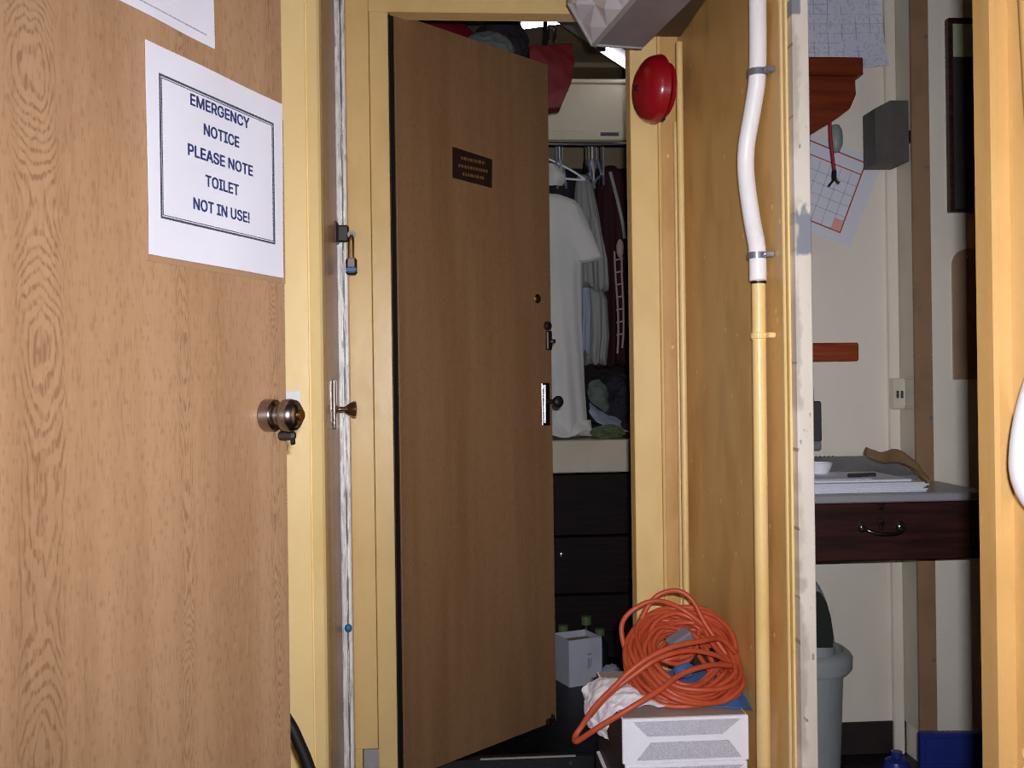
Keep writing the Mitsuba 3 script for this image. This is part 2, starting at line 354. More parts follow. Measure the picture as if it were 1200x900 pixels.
# ------------------------------------------------------------------ left door with notice
d1 = thing('door_1', 'oak laminate door standing open at the left, with a notice taped on', 'door'); labels[d1]['kind'] = 'structure'
ML = frame((FE[0], FE[1], 0), (-LD[0], -LD[1], 0), (.9245, -.381, 0))        # x from the free edge to the hinge, y out of the face
def left(m): return moved(m, ML)
obj('panel', left(box(0, .62, -.038, 0, .02, 2.0, .001)), 'oak_door', d1)
kn = obj('knob', left(lathe([(0, 0), (.0185, 0), (.0195, .002), (.0188, .013), (.0165, .0155), (.0125, .0165), (.012, .0215), (.016, .0228), (.0188, .0265), (.0195, .033), (.0175, .040), (.012, .0445), (.0075, .0455), (0, .0455)], (.047, 0, .987), (0, 1, 0), 40)), 'dull_chrome', d1, smooth=40, label='scratched chrome round door knob')
obj('key_core', left(lathe([(0, .0), (.0065, 0), (.0065, .0035), (0, .0035)], (.047, .0455, .987), (0, 1, 0), 20)), 'brass', kn)
obj('latch_hook', left(join(box(.026, .036, .008, .030, .957, .968, .003), tube([(.03, .02, .975), (.028, .024, .962), (.033, .028, .953)], .003, 8))), 'dark_metal', kn)
nt = thing('notice', 'laminated EMERGENCY NOTICE sheet about the toilet taped to the oak door', 'notice')
def sheet(t0, t1, z0, z1, y0, th=.0006, bow=.0015):          # a paper on the door face, a little bowed
    n = 14; tt = np.linspace(t0, t1, n); V = []
    for zz in np.linspace(z0, z1, 6):
        for t in tt:
            V.append((t, y0 + bow * math.sin((t - t0) / (t1 - t0) * 9 + zz * 20) * .5 + bow * .5, zz))
    V = np.array(V); V2 = V + (0, th, 0); N = len(V)
    q = [(r * n + c, r * n + c + 1, (r + 1) * n + c + 1, (r + 1) * n + c) for r in range(5) for c in range(n - 1)]
    q = np.array(q); rim = list(range(n)) + [r * n + n - 1 for r in range(1, 6)] + list(range(5 * n + n - 2, 5 * n - 1, -1)) + [r * n for r in range(4, 0, -1)]
    side = [(rim[i], rim[(i + 1) % len(rim)], rim[(i + 1) % len(rim)] + N, rim[i] + N) for i in range(len(rim))]
    allq = np.vstack([q, q[:, ::-1] + N, np.array(side)])
    m = trimesh.Trimesh(np.vstack([V, V2]), np.vstack([allq[:, [0, 1, 2]], allq[:, [0, 2, 3]]]), process=False)
    m.fix_normals(); return m
obj('sheet', left(sheet(.006, .257, 1.1525, 1.3635, .0012)), 'paper', nt)
obj('laminate_margin', left(join(box(.001, .259, .0003, .0011, 1.146, 1.1525, .0002), box(.001, .006, .0003, .0016, 1.146, 1.345, .0002))), 'laminate_edge', nt)
def bars(t0, t1, z0, z1, w, y=.0034):
    return [box(t0, t1, y, y + .0003, z0, z0 + w, 0), box(t0, t1, y, y + .0003, z1 - w, z1, 0), box(t0, t0 + w, y, y + .0003, z0 + w, z1 - w, 0), box(t1 - w, t1, y, y + .0003, z0 + w, z1 - w, 0)]
obj('border', left(join(*bars(.0265, .2390, 1.1905, 1.3355, .0022), *bars(.0298, .2357, 1.1938, 1.3322, .0008))), 'ink_grey', nt)
def lettering(text, tc, width, zc, cap, y=.0034):
    m = meshkit.text_mesh(text, cap, .0003, bold=True); b = m.bounds
    v = m.vertices.copy(); v[:, 0] = (v[:, 0] - b[0, 0]) / (b[1, 0] - b[0, 0]) * width - width / 2
    v[:, 1] = v[:, 1] - cap / 2
    m.vertices = np.stack([tc - v[:, 0], y + v[:, 2], zc + v[:, 1]], 1); return left(m)
for text, tc, w, zc in (('EMERGENCY', .1335, .110, 1.3226), ('NOTICE', .1325, .066, 1.2964), ('PLEASE NOTE', .133, .121, 1.2692), ('TOILET', .1325, .062, 1.2421), ('NOT IN USE!', .133, .105, 1.2142)):
    obj('lettering', lettering(text, tc, w, zc, .0116), 'ink_navy', nt)
p2 = thing('paper_sheet', 'white printed sheet above the notice on the oak door, cut by the photo top', 'paper')
obj('sheet', left(sheet(.142, .33, 1.389, 1.62, .0008)), 'paper', p2)
r2 = random.Random(5); t = .158; dash = []
while t < .31:
    w = r2.uniform(.0015, .006); dash.append(box(t, t + w, .003, .0033, 1.3985, 1.3997, 0)); t += w + .0012
obj('small_print', left(join(*dash)), 'ink_pale', p2)
tag(obj('black_hose', tube(spline([(-.305, 1.46, .62), (-.258, 1.5, .575), (-.228, 1.5, .535), (-.213, 1.5, .503), (-.202, 1.5, .475), (-.192, 1.5, .44), (-.185, 1.5, .38), (-.19, 1.52, .2), (-.22, 1.55, .012)], 8), .0085, 10), 'black_rubber', smooth=True), 'black rubber hose bowing out from behind the oak door near the floor', 'hose')
tag(obj('paper_label', box(-.281, -.253, 1.8488, 1.8499, .964, 1.013, .0003), 'sticker'), 'small blank white sticker on the yellow wall behind the door knob', 'sticker')

# ------------------------------------------------------------------ locked side door in the left wall
d3 = thing('door_3', 'brown laminate side door seen edge-on in the left wall, padlocked', 'door'); labels[d3]['kind'] = 'structure'
obj('panel', box(-.2555, -.241, 1.906, 2.424, .02, 2.05, .001), 'side_door_laminate', d3)
hd = obj('handle_plate', box(-.241, -.2335, 2.272, 2.30, .925, 1.035, .003), 'chrome', d3)
obj('knob', lathe([(0, 0), (.0095, 0), (.006, .004), (.006, .018), (.009, .022), (.0155, .031), (.0185, .040), (.0185, .043), (.012, .0445), (0, .0455)], (-.2335, 2.288, .969), (1, 0, 0), 32), 'chrome', hd, smooth=35, label='chrome flared knob')
hs = obj('hasp', join(box(-.2445, -.2365, 2.385, 2.43, 1.352, 1.403, .003), box(-.244, -.213, 2.412, 2.426, 1.357, 1.397, .004)), 'dark_metal', d3, label='dark metal hasp')
obj('staple', lathe([(0.0035, -.003), (.0095, -.003), (.0095, .003), (.0035, .003)], (-.2065, 2.412, 1.374), (0, 1, 0), 18), 'steel_grey', hs)
pl = thing('padlock', 'small padlock hanging from the hasp on the side door', 'padlock')
obj('body', box(-.2195, -.194, 2.395, 2.411, 1.279, 1.318, .004), 'dark_metal', pl)
obj('label_plate', box(-.2155, -.1985, 2.3935, 2.3955, 1.296, 1.317, .001), 'dull_chrome', pl)
obj('blue_band', box(-.2185, -.195, 2.3938, 2.3955, 1.286, 1.295, .001), 'blue_plug', pl)
obj('shackle', tube(spline([(-.2115, 2.403, 1.316), (-.2115, 2.403, 1.34), (-.2105, 2.404, 1.362), (-.2065, 2.406, 1.371), (-.2025, 2.404, 1.362), (-.2025, 2.403, 1.34), (-.2025, 2.403, 1.316)], 6), .0026, 8), 'brass', pl, smooth=True)

# ------------------------------------------------------------------ middle door
d2 = thing('door_2', 'brown oak laminate door ajar in the middle doorway, dark name plate on it', 'door'); labels[d2]['kind'] = 'structure'
MC = frame((HG[0], HG[1], 0), (ED[0], ED[1], 0), (-ED[1], ED[0], 0))         # x from hinge to free edge, y away from us
def mid(m): return moved(m, MC)
obj('panel', mid(box(.014, .594, 0, .036, .05, 1.937, .001)), 'walnut_door', d2)
obj('hinge_gap_shade', join(box(-.1195, -.1165, 2.505, 2.556, .05, 1.925, .0005), mid(box(-.003, .0138, .004, .034, .05, 1.93, .0005))), 'black_gap', d2)  # black strips standing in for the shade in the hinge gap
pp = obj('name_plate', mid(slab([(.2055, 1.5575), (.3515, 1.550), (.354, 1.627), (.2065, 1.6375)], -.0025, -.0002)), 'plate_dark', d2, label='dark engraved name plate')
r3 = random.Random(8); dash = []
for zc, x0, x1 in ((1.613, .235, .325), (1.592, .225, .335), (1.572, .24, .32)):
    x = x0
    while x < x1:
        w = r3.uniform(.004, .011); dash.append(box(x, min(x + w, x1), -.0031, -.0024, zc - .0042, zc + .0042, 0)); x += w + .004
obj('worn_letters', mid(join(*dash)), 'plate_print', pp)
kh = obj('escutcheon', mid(lathe([(0, .004), (.006, .004), (.010, .003), (.013, 0), (0, 0)], (.536, -.0002, 1.2608), (0, -1, 0), 24)), 'brass', d2, smooth=40)
obj('keyhole', mid(box(.5335, .5385, -.0052, -.004, 1.248, 1.268, .001)), 'black_gap', kh)
lk = obj('lock_case', mid(join(lathe([(0, .012), (.010, .011), (.0125, .006), (.013, 0), (0, 0)], (.574, -.0002, 1.185), (0, -1, 0), 20), box(.566, .588, -.010, -.0002, 1.116, 1.170, .003))), 'dark_metal', d2)
obj('bolt_knob', mid(lathe([(0, .016), (.006, .014), (.007, .008), (.005, 0), (0, 0)], (.579, -.010, 1.14), (0, -1, 0), 16)), 'chrome', lk, smooth=40)
hp = obj('handle_plate', mid(box(.545, .580, -.0045, -.0002, .900, 1.022, .002)), 'dull_chrome', d2)
obj('bright_edge', mid(box(.553, .557, -.009, -.0045, .906, 1.018, .0019)), 'chrome', hp)
obj('knob', mid(lathe([(0, 0), (.009, 0), (.007, .006), (.007, .02), (.012, .024), (.0165, .031), (.0165, .040), (.011, .046), (0, .048)], (.573, -.0045, .968), (0, -1, 0), 28)), 'dark_metal', hp, smooth=40, label='dark round door knob')
obj('foot_bolt', mid(join(box(.545, .578, -.012, -.0002, .052, .066, .002), box(.566, .574, -.012, -.002, .045, .075, .002))), 'black_gap', d2)

# ------------------------------------------------------------------ right wall: pipes, bell, light
def pipe(name, pts, r, m, label, n=10): return tag(obj(name, tube(spline(pts, n), r, 20), m, smooth=True), label, 'pipe')
cp = thing('conduit_pipe', 'thick white bent plastic pipe on the mustard panel', 'pipe')
obj('pipe', tube(spline([(.577, 1.813, 1.872), (.577, 1.812, 1.80), (.577, 1.812, 1.70), (.577, 1.819, 1.577), (.574, 1.838, 1.52), (.568, 1.861, 1.455), (.568, 1.866, 1.40), (.573, 1.852, 1.32), (.577, 1.835, 1.262), (.577, 1.832, 1.202)], 12), .0155, 24), 'pipe_white', cp, smooth=True)
def clamp(y, z, r, h, m, par):
    ring = lathe([(r, -h), (r + .0025, -h), (r + .0025, h), (r, h), (r, -h)], (.577, y, z), (0, 0, 1), 28)
    return obj('clamp', join(ring, box(.584, .5995, y - .030, y - r + .002, z - h * .8, z + h * .8, .001), lathe([(0, .004), (.004, .003), (.005, 0), (0, 0)], (.584, y - .024, z), (-1, 0, 0), 10)), m, par)
clamp(1.8195, 1.577, .0156, .006, 'grey_band', cp); clamp(1.835, 1.248, .0156, .006, 'grey_band', cp)
yp = thing('conduit_pipe', 'thinner yellow pipe running down below the white bent pipe', 'pipe')
obj('pipe', tube(spline([(.578, 1.832, 1.21), (.578, 1.833, 1.1), (.578, 1.836, .8), (.579, 1.842, .4), (.579, 1.845, 0.0)], 8), .0125, 20), 'yellow_trim', yp, smooth=True)
obj('collar', lathe([(.0125, -.0025), (.0138, -.0025), (.0138, .0025), (.0125, .0025)], (.578, 1.832, 1.199), (0, 0, 1), 24), 'dark_metal', yp)
obj('clamp', join(lathe([(.0125, -.006), (.0155, -.005), (.0155, .005), (.0125, .006)], (.578, 1.833, 1.102), (0, 0, 1), 24), box(.586, .5995, 1.803, 1.824, 1.097, 1.107, .002)), 'yellow_trim', yp)
pipe('conduit_pipe', [(.5665, 2.375, 1.818), (.5665, 2.375, 1.2), (.5665, 2.377, .6), (.5665, 2.377, .0)], .0078, 'yellow_trim', 'thin yellow conduit in the corner, right one of the two beside the bell')
pipe('conduit_pipe', [(.583, 2.495, 1.66), (.583, 2.495, 1.1), (.584, 2.497, .5), (.584, 2.497, 0)], .0055, 'yellow_trim', 'thinnest yellow conduit running down from the red bell to the floor')
tag(obj('conduit_pipe', tube([(.595, .973, 1.05), (.576, .998, 1.871)], .008, 16), 'yellow_trim_dimmed', smooth=True), 'bright yellow pipe at the upper right edge of the photo', 'pipe')
bl = thing('alarm_bell', 'round red alarm bell high on the right wall', 'bell')
th = np.linspace(0, math.pi / 2, 14)
prof = [(0.0005, .062)] + [(.079 * math.sin(a) ** .85, .018 + .044 * math.cos(a)) for a in th[1:]] + [(.081, .014), (.081, .010), (.074, .010)] + [(.070 * math.sin(a), .012 + .040 * math.cos(a)) for a in th[::-1]]
BC, BA = np.array((.520, 2.418, 1.719)), np.array((-.975, -.222, 0))            # middle of the dome's rim, the way it faces
obj('dome', lathe(prof, BC - BA * .012, BA, 56), 'bell_red', bl, smooth=50)
obj('dome_nut', lathe([(0, .067), (.006, .066), (.007, .060), (0, .060)], BC - BA * .012, BA, 14), 'dark_metal', bl)
obj('base', join(lathe([(0, .008), (.060, .008), (.064, .004), (.064, 0), (0, 0)], BC - BA * .024, BA, 36), lathe([(0, .02), (.012, .02), (.012, 0), (0, 0)], BC - BA * .02, BA, 16)), 'bell_red', bl)
obj('mounting_stem', tube([BC - BA * .022, (.552, 2.45, 1.719), (.572, 2.5296, 1.719)], .013, 16), 'soffit_paint', bl)
obj('striker', moved(box(-.006, .012, -.012, .004, -.076, -.058, .003), trimesh.transformations.translation_matrix(BC - BA * .008)), 'dark_metal', bl)

cl = thing('ceiling_light', 'unlit passage ceiling light with clear prismatic side, top of the photo', 'light')
# section across the light: (sideways from its lower left edge, up); it runs from its far end towards us, 8 degrees askew
MF = frame((.348, 2.283, 1.78), (.9905, .1376, 0), (.1376, -.9905, 0))
def lit(m): return moved(m, MF)
sec = [(.002, 0.001), (.118, 0), (.118, .12), (-.055, .12), (-.055, .094)]
LEN = .66
def ysweep(poly, y0, y1): return slab(poly, y0, y1)
obj('housing', lit(ysweep([(.002, .002), (.118, 0), (.118, .0915), (.03, .0915), (.03, .3), (-.06, .3), (-.06, .11), (-.046, .09)], 0, LEN)), 'housing_grey', cl)
# facets of the sloping side
nx, ny = 2, 6; V, Fc = [], []; r4 = random.Random(3)
a0, a1 = np.array((0, 0.0)), np.array((-.055, .098))
nrm = np.array((-.098, -.055)); nrm = nrm / np.linalg.norm(nrm)
for i in range(ny):
    for j in range(nx):
        y0_, y1_ = i * LEN / ny, (i + 1) * LEN / ny; s0, s1 = j / nx, (j + 1) / nx
        q = [(*(a0 + (a1 - a0) * s), y) for s, y in ((s0, y0_), (s1, y0_), (s1, y1_), (s0, y1_))]
        c = a0 + (a1 - a0) * ((s0 + s1) / 2) + nrm * r4.uniform(.004, .022)
        b = len(V); V += [(x, y, z) for (x, z, y) in q] + [(c[0], (y0_ + y1_) / 2, c[1])]
        Fc += [(b, b + 1, b + 4), (b + 1, b + 2, b + 4), (b + 2, b + 3, b + 4), (b + 3, b, b + 4)]
obj('prismatic_side', lit(trimesh.Trimesh(np.array(V), np.array(Fc), process=False)), 'acrylic', cl, label='clear prismatic acrylic side')
obj('rim', lit(join(ysweep([(-.003, -.003), (.008, -.003), (.008, .001), (-.001, .004)], 0, LEN), ysweep([(-.058, .09), (-.048, .088), (-.046, .1), (-.058, .102)], 0, LEN), slab([(-.002, -.002), (.118, -.002), (.118, .0915), (-.05, .0915), (-.058, .09)], -.006, 0))), 'steel_grey', cl)

dp = thing('dispenser', 'smooth white rounded plastic casing on the wall at the right edge', 'dispenser')
m = ball((0, 0, 0), 1.0, 5); v = m.vertices
v[:, 0] = np.minimum(v[:, 0], 0); up = np.maximum(v[:, 2], 0)
m.vertices = np.stack([.5995 + v[:, 0] * .05 * (1 - .25 * up ** 1.5), .95 + v[:, 1] * .05 * (1 - .2 * up ** 1.5), .935 + v[:, 2] * np.where(v[:, 2] > 0, .135, .062)], 1)
obj('casing', m, 'white_plastic', dp, smooth=60)

# ------------------------------------------------------------------ cartons, bag and cord in the corner
names = ('topmost carton of the stack, orange cord lying on it', 'second white carton of the stack, just below the topmost one', 'third white carton of the stack under the cord', 'bottom white carton of the stack, on the floor')
z1 = .3835
for i, h in enumerate((.0865, .088, .1, .1085)):
    z0 = z1 - h; cb = thing('carton', names[i], 'box', 'cartons stacked in the corner'); g = .0005
    dx, dy = (0, .004, -.003, .002)[i], (0, -.003, .003, 0)[i]
    x0, x1, y0, y1 = .330 + dx, .574 - abs(dx), 1.917 + dy, 2.24
    obj('body', box(x0 + .001, x1, y0, y1, z0 + g, z1 - g, .0015), 'carton_white', cb)
    obj('dark_side', box(x0, x0 + .001, y0 + .006, y1 - .002, z0 + .002, z1 - .002, 0), 'carton_side', cb, label='dark side face')  # thin dark layer over the whole left side
    if i == 0: obj('printed_lid', box(x0 + .004, x1 - .004, y0 + .006, y1 - .004, z1 - g, z1, 0), 'carton_top', cb, label='greyish printed lid')
    for (u0, u1, w0, w1) in ((.035, .215, .93, .60), (.055, .205, .47, .08)):
        if w0 > .6: P = [(u0 - .014, w0), (u1 + .014, w0), (u1 - .022, w1), (u0 + .014, w1)]
        else: P = [(u0, w0), (u1, w0), (u1 + .025, w1), (u0 - .028, w1)]
        obj('print_panel', slab([(x0 + u, z0 + h * w) for u, w in P], y0 - .0004, y0 - .0001), 'grey_print', cb)
    z1 = z0
pb = thing('plastic_bag', 'crumpled white plastic bag draped over the carton edge', 'bag')
def drape(pts, nu, nv, th, seed, amp, fr=1.0):
    """A crumpled sheet through a grid of control points (rows x columns), with a little thickness."""
    P = np.asarray(pts, float); R = np.array([spline(r, nv) for r in P]); R = np.array([spline(R[:, k], nu) for k in range(R.shape[1])]).transpose(1, 0, 2)
    n = (meshkit.fbm(R * 42 * fr, 4, seed) - .5) * 2; n2 = np.abs((meshkit.fbm(R * 26 * fr + 4, 3, seed + 5) - .5) * 2)
    du, dv = np.gradient(R, axis=0), np.gradient(R, axis=1); N = np.cross(du, dv); N /= np.linalg.norm(N, axis=2, keepdims=True) + 1e-12
    R = R + N * (amp * (n + 1.1 * n2))[..., None]; a, b = R.shape[:2]
    i, j = np.meshgrid(np.arange(a - 1), np.arange(b - 1), indexing='ij'); q = np.stack([i * b + j, (i + 1) * b + j, (i + 1) * b + j + 1, i * b + j + 1], -1).reshape(-1, 4)
    V = R.reshape(-1, 3); W = V - N.reshape(-1, 3) * th; K = len(V)
    rim = list(range(b)) + [r * b + b - 1 for r in range(1, a)] + list(range((a - 1) * b + b - 2, (a - 1) * b - 1, -1)) + [r * b for r in range(a - 2, 0, -1)]
    side = np.array([(rim[k], rim[(k + 1) % len(rim)], rim[(k + 1) % len(rim)] + K, rim[k] + K) for k in range(len(rim))])
    A = np.vstack([q, q[:, ::-1] + K, side]); return trimesh.Trimesh(np.vstack([V, W]), np.vstack([A[:, [0, 1, 2]], A[:, [0, 2, 3]]]), process=False)
obj('film', drape([[(.43, 1.96, .393), (.43, 2.02, .40), (.42, 2.09, .397)], [(.39, 1.95, .40), (.385, 2.02, .415), (.37, 2.10, .41)], [(.335, 1.945, .394), (.325, 2.02, .418), (.32, 2.11, .412)],
                   [(.312, 1.95, .372), (.292, 2.03, .395), (.295, 2.12, .395)], [(.308, 1.96, .348), (.28, 2.04, .362), (.285, 2.12, .37)], [(.312, 1.98, .322), (.287, 2.05, .328), (.292, 2.12, .34)]], 16, 24, .0008, 3, .011, .75), 'bag_film', pb, smooth=45)
tag(obj('blue_cloth', drape([[(.47, 1.99, .387), (.47, 2.07, .40), (.47, 2.16, .40)], [(.53, 1.955, .387), (.53, 2.06, .412), (.53, 2.17, .41)], [(.572, 1.945, .387), (.575, 2.05, .41), (.575, 2.17, .41)], [(.597, 1.965, .375), (.5975, 2.05, .39), (.598, 2.16, .395)]], 10, 14, .002, 9, .004), 'blue_cloth', smooth=55), 'crumpled blue cloth under the orange cord on the topmost carton', 'cloth')

cd = thing('extension_cord', 'tangled coil of orange extension cord on the cartons', 'cord')
C = np.array((.486, 2.078, .458)); A1 = np.array((1, 0, 0)); A2 = np.array((0, .80, .55)); A2 = A2 / np.linalg.norm(A2); A3 = np.cross(A1, A2)
turns, per, P = 24, 9, []
q1 = random.Random(21)
for k in range(turns):
    f = q1.random(); rad = .52 + .48 * f ** .7
    cx, cy, h = q1.uniform(-.016, .02), q1.uniform(-.022, .006), q1.uniform(-.022, .024)
    tilt, ta = q1.uniform(-.02, .02), q1.uniform(0, 6.28)
    for j in range(per):
        a = 2 * math.pi * (j + q1.uniform(-.18, .18)) / per
        lo = .75 + .25 * abs(math.sin(a / 2 + .4))
        r = rad * (1 + q1.uniform(-.035, .035))
        p = C + A1 * (.112 * r * math.cos(a) + cx) + A2 * (.132 * r * math.sin(a) + cy) + A3 * (h + tilt * math.cos(a - ta) + q1.uniform(-.005, .005) + (.012 if math.sin(a) < -.3 else 0))
        p[2] = max(p[2], .394); p[0] = min(p[0], .5925); P.append(p)
for k in range(7):
    rad, cx, cy, h = q1.uniform(.55, .8), q1.uniform(-.035, -.015), q1.uniform(.03, .05), q1.uniform(-.02, .015)
    for j in range(per):
        a = 2 * math.pi * (j + q1.uniform(-.2, .2)) / per
        p = C + A1 * (.085 * rad * math.cos(a) + cx) + A2 * (.085 * rad * math.sin(a) + cy) + A3 * (h + q1.uniform(-.006, .006)); p[2] = max(p[2], .394); P.append(p)
coil = spline(P, 9)
obj('coil', tube(coil, .0052, 8), 'cable_orange', cd, smooth=True)
obj('loose_loop', tube(spline([(.40, 2.10, .41), (.378, 2.11, .446), (.367, 2.12, .509), (.393, 2.12, .545), (.443, 2.12, .562), (.50, 2.12, .54), (.55, 2.09, .50)], 10), .0052, 10), 'cable_orange', cd, smooth=True)
obj('loose_loop', tube(spline([(.41, 2.13, .52), (.43, 2.13, .555), (.455, 2.13, .575), (.489, 2.12, .581), (.516, 2.11, .562), (.536, 2.09, .52), (.56, 2.07, .48), (.585, 2.05, .44)], 10), .0052, 10), 'cable_orange', cd, smooth=True)
obj('loose_end', tube(spline([(.585, 2.04, .47), (.55, 2.02, .503), (.50, 1.975, .512), (.44, 1.955, .508), (.391, 1.945, .492), (.352, 1.94, .468), (.322, 1.94, .440), (.285, 1.945, .402), (.258, 1.95, .362), (.245, 1.945, .346), (.243, 1.93, .341), (.252, 1.918, .349), (.285, 1.90, .377), (.344, 1.89, .414), (.40, 1.905, .440), (.45, 1.935, .460), (.51, 1.96, .468), (.565, 2.0, .455)], 10), .0055, 10), 'cable_orange', cd, smooth=True)
obj('loose_end', tube(spline([(.565, 2.03, .455), (.53, 2.0, .478), (.47, 1.975, .494), (.41, 1.96, .484), (.36, 1.955, .455), (.31, 1.955, .418), (.275, 1.96, .378)], 10), .0052, 10), 'cable_orange', cd, smooth=True)
M = trimesh.transformations.euler_matrix(.2, -.45, .3); M[:3, 3] = (.482, 2.085, .487)
pg = obj('plug', moved(box(-.026, .026, -.016, .016, -.013, .013, .004), M), 'plug_grey', cd, label='grey plug in the coil')
obj('prong', moved(join(*[box(-.044, -.026, y - .003, y + .003, -.001, .001, .0005) for y in (-.008, .008)]), M), 'chrome', pg)
tag(obj('black_adapter', moved(box(-.03, .03, -.02, .02, -.016, .016, .005), trimesh.transformations.translation_matrix((.535, 2.10, .445))), 'black_gap'), 'black plug block in the middle of the orange coil', 'adapter')
tag(obj('blue_ball', lump((.486, 2.066, .43), (.020, .02, .015), .15, 2, 5, 3), 'blue_cloth', smooth=True), 'small blue bundle in the hole of the orange coil', 'cloth')

# ------------------------------------------------------------------ cabin beyond: wardrobe, clothes, boxes, lamps
wd = thing('wardrobe', 'cream wardrobe open at the front with dark drawers below', 'wardrobe')
obj('upper_panel', box(-.4, 1.0, 3.74, 3.77, 1.945, 2.121, .002), 'wardrobe_cream', wd)
obj('top_ledge', box(-.4, 1.0, 3.725, 3.775, 2.121, 2.135, .002), 'wardrobe_cream', wd)
obj('lower_rail', box(-.4, 1.0, 3.728, 3.768, 1.911, 1.945, .003), 'wardrobe_cream', wd)
obj('name_label', box(.592, .66, 3.7272, 3.728, 1.926, 1.939, 0), 'ink_grey', wd, label='tiny dark label')
obj('clothes_shelf', box(-.4, 1.0, 3.74, 4.38, .69, .81, .004), 'wardrobe_cream', wd)
obj('carcass', join(box(-.42, -.4, 3.74, 4.38, 0, 2.13, 0), box(1.0, 1.02, 3.74, 4.38, 0, 2.13, 0), box(-.4, 1.0, 4.36, 4.38, .81, 1.94, 0)), 'black_timber', wd)
obj('hanging_rail', tube([(-.4, 4.02, 1.965), (1.0, 4.02, 1.965)], .011, 12), 'dull_chrome', wd, smooth=True)
for i, (a, b) in enumerate(((.10, .24), (.245, .455), (.46, .685))):
    dw = obj('drawer', box(-.395, .995, 3.738, 3.765, a, b, .004), 'black_timber', wd)
    if i == 1: obj('knob', lathe([(0, .02), (.008, .018), (.009, .012), (.004, .006), (.005, 0), (0, 0)], (.428, 3.738, (a + b) / 2 + (.043 if i == 1 else 0)), (0, -1, 0), 16), 'chrome', dw, smooth=40)
obj('plinth', box(-.4, 1.0, 3.78, 4.38, 0, .09, 0), 'black_timber', wd)
def hanger(x, y, w, m, label, ry=0.0):
    k = thing('clothes_hanger', label, 'hanger', None)
    hook = spline([(0, 0, -.075), (0, 0, -.03), (.008, 0, -.012), (.012, 0, .004), (.004, 0, .0145), (-.008, 0, .011), (-.013, 0, .0)], 6)
    bar = spline([(0, 0, -.075), (.03, 0, -.082), (w * .7, 0, -.12), (w, 0, -.15), (w * .98, 0, -.158), (0, 0, -.152), (-w * .98, 0, -.158), (-w, 0, -.15), (-w * .7, 0, -.12), (-.03, 0, -.082), (0, 0, -.075)], 6)
    M = trimesh.transformations.rotation_matrix(ry, (0, 0, 1)); M[:3, 3] = (x, y, 1.975)
    h = obj('hook', moved(tube(hook + (0, 0, .0), .0028, 8), M), m, k, smooth=True); obj('bar', moved(tube(bar, .0045, 8), M), m, k, smooth=True)
    return k
LY = 4.0
ts = thing('shirt', 'long white shirt hanging in the wardrobe beside the brown door', 'shirt')
obj('body', garment(.385, 3.86, [(1.735, .07, 0), (1.725, .11, 0), (1.70, .145, 0), (1.64, .155, 0), (1.5, .148, 0), (1.25, .145, .002), (1.0, .15, .004), (.85, .158, .006), (.832, .158, .006)], .06, 6, .16, 1.0), 'white_cloth', ts, smooth=70)
sl = trimesh.convex.convex_hull(np.vstack([ball((.49, 3.86, 1.665), (.05, .04, .045), 2).vertices, ball((.575, 3.85, 1.50), (.035, .034, .02), 2).vertices, ball((.545, 3.85, 1.485), (.03, .034, .012), 2).vertices]))
sl = sl.subdivide().subdivide(); nn = sl.vertex_normals; sl.vertices = sl.vertices + nn * ((meshkit.fbm(sl.vertices * 30, 3, 4) - .5) * .012)[:, None]
obj('sleeve', sl, 'white_cloth', ts, smooth=60)
obj('hem_band', garment(.388, 3.855, [(.88, .168, .004), (.85, .17, .006), (.829, .17, .006)], .068, 5, .14, 2.0), 'white_cloth', ts, smooth=70)
hanger(.40, 3.97, .16, 'white_plastic', 'thick white plastic hanger above the long white shirt', .1)
tag(obj('collar', drape([[(.385, 3.84, 1.84), (.42, 3.82, 1.845), (.455, 3.84, 1.83)], [(.39, 3.83, 1.80), (.44, 3.80, 1.80), (.475, 3.83, 1.79)], [(.385, 3.84, 1.765), (.43, 3.815, 1.762), (.46, 3.84, 1.765)]], 8, 8, .012, 2, .004), 'white_cloth', smooth=60), 'folded white cloth collar showing above the long white shirt', 'cloth')
g1 = thing('shirt', 'grey shirt hanging just right of the long white shirt', 'shirt')
obj('body', garment(.575, 4.02, [(1.84, .02, -.012), (1.80, .035, -.005), (1.70, .05, 0), (1.55, .062, .01), (1.42, .07, .016), (1.40, .068, .014)], .065, 8, .2, 2.2), 'grey_cloth', g1, smooth=70)
obj('sleeve', garment(.612, 3.93, [(1.66, .018, -.018), (1.5, .03, .002), (1.40, .03, .008), (1.385, .028, .006)], .04, 5, .18, 4.0), 'grey_cloth', g1, smooth=70)
g2 = thing('shirt', 'grey cloth hanging lower than the hem of the grey shirt', 'shirt')
obj('body', garment(.605, 4.02, [(1.392, .04, -.008), (1.35, .05, 0), (1.2, .05, .008), (1.1, .045, .0)], .06, 6, .2, 5.2), 'grey_cloth', g2, smooth=70)
obj('lining', garment(.562, 3.965, [(1.39, .018, 0), (1.3, .02, .004), (1.14, .02, -.004)], .03, 4, .2, 6.0), 'blue_grey_cloth', g2, smooth=70)
g3 = thing('jacket', 'dark maroon jacket hanging at the right in the wardrobe', 'jacket')
obj('body', garment(.695, 4.13, [(1.90, .02, 0), (1.87, .05, 0), (1.80, .07, .01), (1.5, .08, .01), (1.2, .08, .01), (1.09, .085, .01)], .07, 7, .2, 3.1), 'maroon_cloth', g3, smooth=70)
tag(obj('dark_coat', garment(.885, 4.10, [(1.90, .02, 0), (1.86, .06, 0), (1.4, .08, 0), (1.0, .085, 0), (.9, .085, 0)], .08, 7, .2, 7.1), 'dark_cloth', smooth=70), 'dark coat hanging beside the maroon jacket, mostly behind the frame', 'coat')
